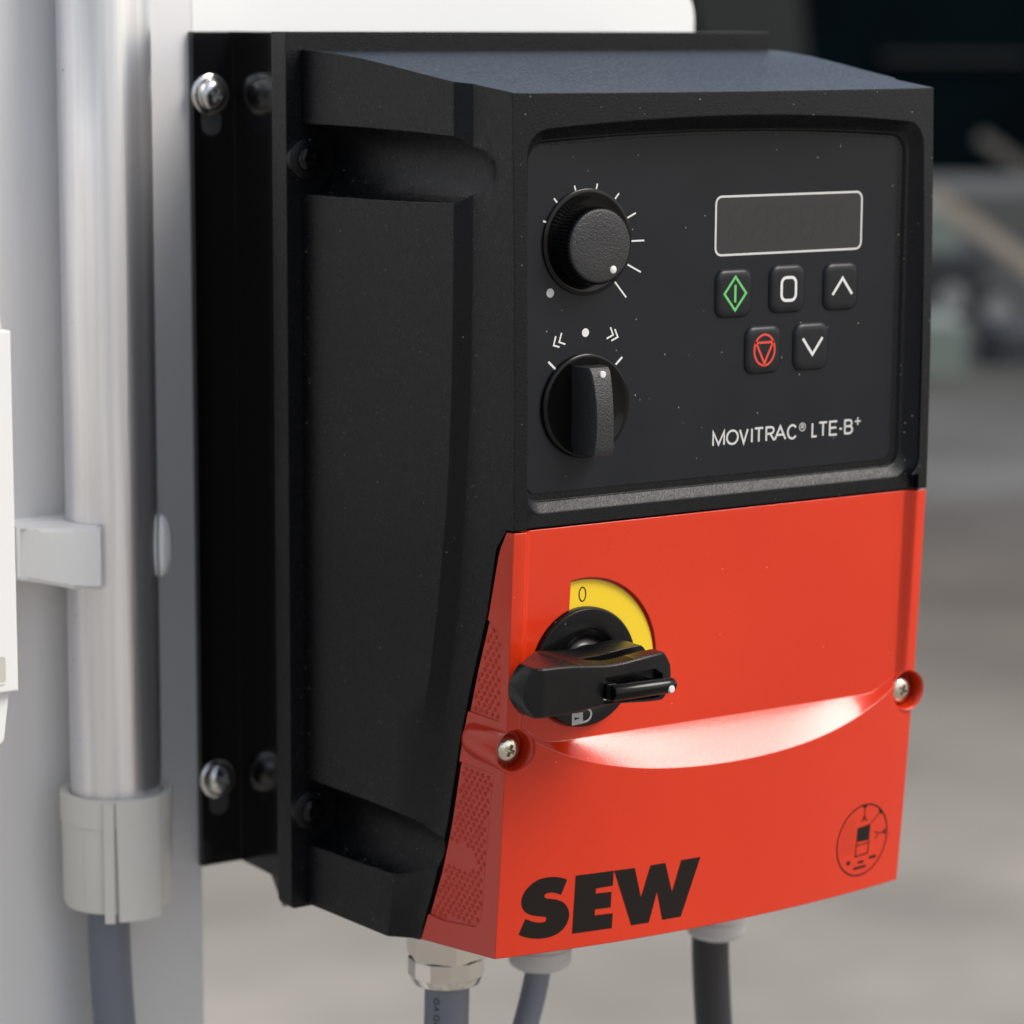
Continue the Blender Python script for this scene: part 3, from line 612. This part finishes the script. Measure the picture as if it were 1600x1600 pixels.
# selector switch
SX, SZ = -42.1, 142.9
se = obj('selector_switch', lathe(NB(), [(12.85, PY - .05), (12.85, PY - .7), (12.4, PY - 1.1), (11.6, PY - 1.1), (10.9, PY - .7), (8.5, PY + .0 - .3), (4, PY - .2), (0, PY - .2)], (SX, 0, SZ), n=72), M_blackgloss, D, (SX, PY, SZ), smooth=50)
bm = NB(); loops = []
NZ = 28
for i in range(NZ + 1):
    t = i / NZ; z = SZ - 11.6 + 21.4 * t
    f = -91.6 - .6 * sin(pi * t) + 2.2 * t ** 3 * .9; hw = 2.75 + .35 * (2 * t - 1) ** 2; f += .5 * max(0, (.06 - t) / .06) + .6 * max(0, (t - .95) / .05)
    xo = 0
    loops.append([(SX - hw - 1.2, PY - .2, z), (SX - hw, f + .5, z), (SX - hw + .35, f, z), (SX, f - .12, z), (SX + hw - .35, f, z), (SX + hw, f + .5, z), (SX + hw + 1.2, PY - .2, z)])
loft(bm, loops)
obj('grip_bar', fixn(bm), M_knobface, se, (SX, -88, SZ), smooth=40)
bm = NB(); lathe(bm, [(0, -90.75), (.7, -90.7), (.9, -90.5), (.9, -89.5)], (SX + .2, 0, SZ + 8.2), n=20); obj('indicator_dot', fixn(bm), M_white, se, (SX, -90.7, SZ + 8.2))

# ---- cable glands under the housing
def gland(cx, cy, zt, z1, z2, r, m_, hexr, label):
    g = obj('cable_gland', lathe(NB(), [(0, zt), (r * .96, zt), (r * .96, z1 + .4), (r, z1), (r, z1 - (z1 - z2) * .62), (r * .93, z2 + 1.0), (r * .78, z2 + .1), (r * .6, z2), (0, z2)], (cx, cy, 0), 'z', n=48), m_, D, (cx, cy, z1), smooth=30)
    g['label'] = label
    if m_ is M_gland: return
    hx = NB(); prism(hx, [(cx + hexr * cos(a), cy + hexr * sin(a)) for a in [radians(12 + i * 60) for i in range(6)]], z1 + .2, zt, 'z'); obj('hex_collar', hx, m_, g, (cx, cy, z1), smooth=0)
    facets = NB(); prism(facets, [(cx + (r + .35) * cos(a), cy + (r + .35) * sin(a)) for a in [radians(4 + i * 30) for i in range(12)]], z1, z1 - (z1 - z2) * .6, 'z'); obj('union_nut', facets, m_, g, (cx, cy, z1), smooth=0)
gland(-47, -28, 2.5, -10.6, -18.4, 9.9, M_nickel, 11.0, 'shiny nickel plated cable gland')
gland(-17, -28, 2.5, -13.5, -19.0, 8.6, M_gland, 9.2, 'pale grey plastic cable gland')
gland(43, -28, 2.5, -15.5, -20.6, 8.3, M_gland, 8.9, 'pale grey plastic cable gland')

# ------------------------------------------------------------------ cables
cb = tag(obj('cable', tube_along(NB(), spline([(-46.7, -28, -16), (-46.9, -28, -26), (-47.3, -28, -38), (-48, -27.5, -55), (-49.5, -26, -80), (-51, -22, -120), (-52, -12, -200), (-50, 5, -330), (-40, 30, -600), (-20, 90, -980)]), 6.0, 24), M_cable, None, (-46.7, -28, -18), smooth=60), 'blue grey printed cable hanging from the shiny metal gland', 'cable', 'cables hanging under the drive')
# faint ink marks running down the jacket
bm = NB()
for k, chs in enumerate('OVONOVO'):
    zc = -21.5 - k * 2.3
    cu = bpy.data.curves.new('t', 'FONT'); cu.body = chs; cu.size = 1; o = bpy.data.objects.new('t', cu); C.objects.link(o)
    me = bpy.data.meshes.new_from_object(o.evaluated_get(bpy.context.evaluated_depsgraph_get()))
    vs = []
    for v in me.vertices:
        u, h = (v.co.y - .35) * 2.4, (v.co.x - .35) * 2.4
        a = radians(212) - u / 6.0; vs.append(bm.verts.new((-46.9 + 6.2 * cos(a), -27.9 + 6.2 * sin(a), zc - h)))
    for p in me.polygons: face(bm, [vs[i] for i in p.vertices])
    bpy.data.objects.remove(o); bpy.data.curves.remove(cu)
obj('jacket_print', bm, M_ink, cb, (-46.7, -28, -18), smooth=0)
tag(obj('cable', tube_along(NB(), spline([(-17.0, -28, -14), (-17.6, -28, -20), (-19.2, -28, -27), (-22, -28, -36), (-26, -28, -48), (-32, -27, -66), (-40, -24, -95), (-50, -15, -150), (-60, 0, -260), (-68, 25, -500), (-70, 60, -980)]), 3.5, 20), M_cable, None, (-17, -28, -18), smooth=60), 'thin grey cable curving left from the middle plastic gland', 'cable', 'cables hanging under the drive')
tag(obj('cable', tube_along(NB(), spline([(41.0, -28, -16), (41.2, -28, -26), (42, -28, -38), (43.2, -28, -52), (45.5, -27, -75), (49, -24, -110), (55, -15, -180), (62, 0, -300), (70, 25, -560), (80, 60, -980)]), 5.3, 20), M_cableb, None, (41, -28, -18), smooth=60), 'thick black cable hanging from the right plastic gland', 'cable', 'cables hanging under the drive')
tag(obj('cable', tube_along(NB(), spline([(-105.9, 55, 8), (-106, 55, -8), (-105.8, 55, -22), (-105.2, 55, -36), (-104.2, 54, -55), (-102.5, 53, -85), (-100, 51, -140), (-97, 48, -250), (-94, 46, -450), (-90, 50, -980)]), 5.85, 24), M_cable, None, (-105.8, 55, -8), smooth=60), 'blue grey cable coming out of the sleeve below the aluminium tube', 'cable')

# ------------------------------------------------------------------ aluminium conduit, sleeve, clip
TX, TY = -102.7, 55.6
tag(obj('conduit_tube', lathe(NB(), [(11.2, 3), (12.55, 3), (12.55, 900), (11.2, 900)], (TX, TY, 0), 'z', n=96), M_tube, None, (TX, TY, 20), smooth=50), 'shiny round aluminium tube running vertically in front of the silver post', 'tube')
sl_ = empty('conduit_sleeve', (TX, TY, -8), 'pale grey plastic end sleeve at the lower end of the aluminium tube', 'sleeve')
so = (TX, TY, -8)
obj('sleeve_body', lathe(NB(), [(12.7, 21), (12.9, 24.2), (13.6, 24.6), (15.3, 24.6), (15.6, 24.2), (15.6, 16.6), (15.2, 16.2), (15.1, -6.5), (14.6, -7.6), (6.2, -7.6), (6.2, -3), (12.7, -3), (12.7, 21)], (TX, TY, 0), 'z', n=96), M_sleeve, sl_, so, smooth=30)
def arcslab(a0, a1, r0, r1, z0, z1, n=16, tw=0):
    A = [radians(a0 + (a1 - a0) * i / n) for i in range(n + 1)]
    def lp(z, da=0): 
        return [(TX + r1 * cos(a + da * (i == 0)), TY + r1 * sin(a + da * (i == 0)), z) for i, a in enumerate(A)] + [(TX + r0 * cos(a), TY + r0 * sin(a), z) for a in A[::-1]]
    return loft(NB(), [lp(z0, radians(tw)), lp(z1)])
obj('hinge_strip', arcslab(231.5, 241.5, 14.9, 16.5, -9.6, 24.2, 6), M_sleeve, sl_, so, smooth=40)
obj('closing_flap', arcslab(243.6, 289, 14.9, 16.7, -9.2, 24.9, 16, 2.2), M_sleeve, sl_, so, smooth=40)
obj('mould_rib', arcslab(207, 208, 15.0, 15.25, -5, 16.3, 2), M_sleeve, sl_, so, smooth=0)
obj('mould_rib', arcslab(301, 302, 15.0, 15.25, -5, 16.3, 2), M_sleeve, sl_, so, smooth=0)
cl_ = empty('pipe_clip', (TX, 68.4, 92), 'white plastic clip holding the aluminium tube to the post', 'clip')
co = (TX, 68.4, 92)
def circ(a0, a1, r, n=12): return [(TX + r * cos(radians(a0 + (a1 - a0) * i / n)), TY + r * sin(radians(a0 + (a1 - a0) * i / n))) for i in range(n + 1)]
obj('clip_base', prism(NB(), [(-137, 68.4), (-137, 63), (-121, 63)] + circ(152, 28, 12.75, 14)[::1] + [(-86, 68.4)], 84.5, 100.5, 'z'), M_clip, cl_, co, smooth=30)
arm = [(-140, 62.5), (-137.5, 58), (-134, 55.5), (-131, 54.6), (-129.5, 52.2), (-127, 49.4), (-123.5, 46.4), (-119.5, 44.1), (-116, 42.7), (-112.6, 41.9), (-112.0, 43.0)] + circ(230, 160, 12.9, 14) + [(-121, 62.5)]
def zsl(z0, z1): return loft(NB(), [[(x, y, z0 + (1.6 if (x > -122) else 0) * -1 + 1.0) for x, y in arm], [(x, y, z0) for x, y in arm], [(x, y, z1) for x, y in arm]])
bm = prism(NB(), arm, 83.6, 100.6, 'z')
for v in bm.verts:
    if v.co.z < 90: v.co.z += 2.8 * min(1, max(0, (-117 - v.co.x) / 13))
bmesh.ops.bevel(bm, geom=[e for e in bm.edges if abs(e.verts[0].co.z - e.verts[1].co.z) < 3 and all(l_.calc_length() for l_ in [e]) and len(e.link_faces) == 2 and any(len(f.verts) > 6 for f in e.link_faces)], offset=.9, segments=3, affect='EDGES', clamp_overlap=True)
obj('clip_arm', bm, M_clip, cl_, co, smooth=30)
for k in range(3):
    x = -135.4 + k * 2.0; y = 55.4 - k * .35
    obj('grip_rib', prism(NB(), [(x - .7, y + 1.5), (x - .5, y - 1.3), (x + .6, y - 1.6), (x + .9, y + 1.2)], 86.9, 100.9, 'z'), M_clip, cl_, co, smooth=0)
rarm = circ(322, 372, 12.8, 8) + [(-85.8, 62), (-85.4, 56), (-86.6, 51), (-89.2, 46.9), (-91.8, 46.3)]
loops = []
for z, k in ((84.2, .35), (85.6, .72), (88, .93), (92, 1), (96, .95), (99, .75), (101, .35)):
    cx_, cy_ = -91.0, 52.0; loops.append([(max(x, cx_ + (x - cx_) * k) if x < cx_ else cx_ + (x - cx_) * k, y if y > 52 else cy_ + (y - cy_) * (k * .5 + .5), z) for x, y in rarm])
obj('clip_tip', fixn(loft(NB(), loops)), M_clip, cl_, co, smooth=50)

# ------------------------------------------------------------------ white enclosure at the left edge
en = empty('white_enclosure', (-230, 60, 60), 'white plastic enclosure cut off by the left edge of the photo', 'enclosure')
eo = (-230, 60, 60)
obj('enclosure_body', box(NB(), -300, -173.4, -40, 68.2, 79.2, 164.2), M_encl, en, eo, smooth=0)
obj('enclosure_top', loft(NB(), [[(-300, -37, 164.3), (-174.3, -37, 164.3), (-174.3, 68, 164.3), (-300, 68, 164.3)], [(-300, -37, 168), (-174.6, -37, 168), (-174.6, 68, 168), (-300, 68, 168)], [(-300, -34, 196), (-177.2, -34, 196), (-177.2, 68, 196), (-300, 68, 196)], [(-300, -31, 212), (-181, -31, 212), (-181, 68, 212), (-300, 68, 212)]]), M_encl, en, eo, smooth=0)
obj('enclosure_foot', loft(NB(), [[(-300, -37.5, z), (x, -37.5, z), (x, 68, z), (-300, 68, z)] for x, z in ((-174.6, 79.1), (-176.2, 67.2), (-176.9, 66.3), (-178.2, 65.9))]), M_encl, en, eo, smooth=0)
obj('label_window', prism(NB(), rrect(-192, -176.7, 81.8, 87.8, .6), -40.3, -40.02, 'y'), mat('beige_label', (.45, .44, .38), .5), en, eo, smooth=0)
bm = NB(); stroke(bm, rrect(-192.3, -176.4, 81.5, 88.1, .8), .5, -40.35, True); obj('window_frame', bm, M_encl, en, eo, smooth=0)
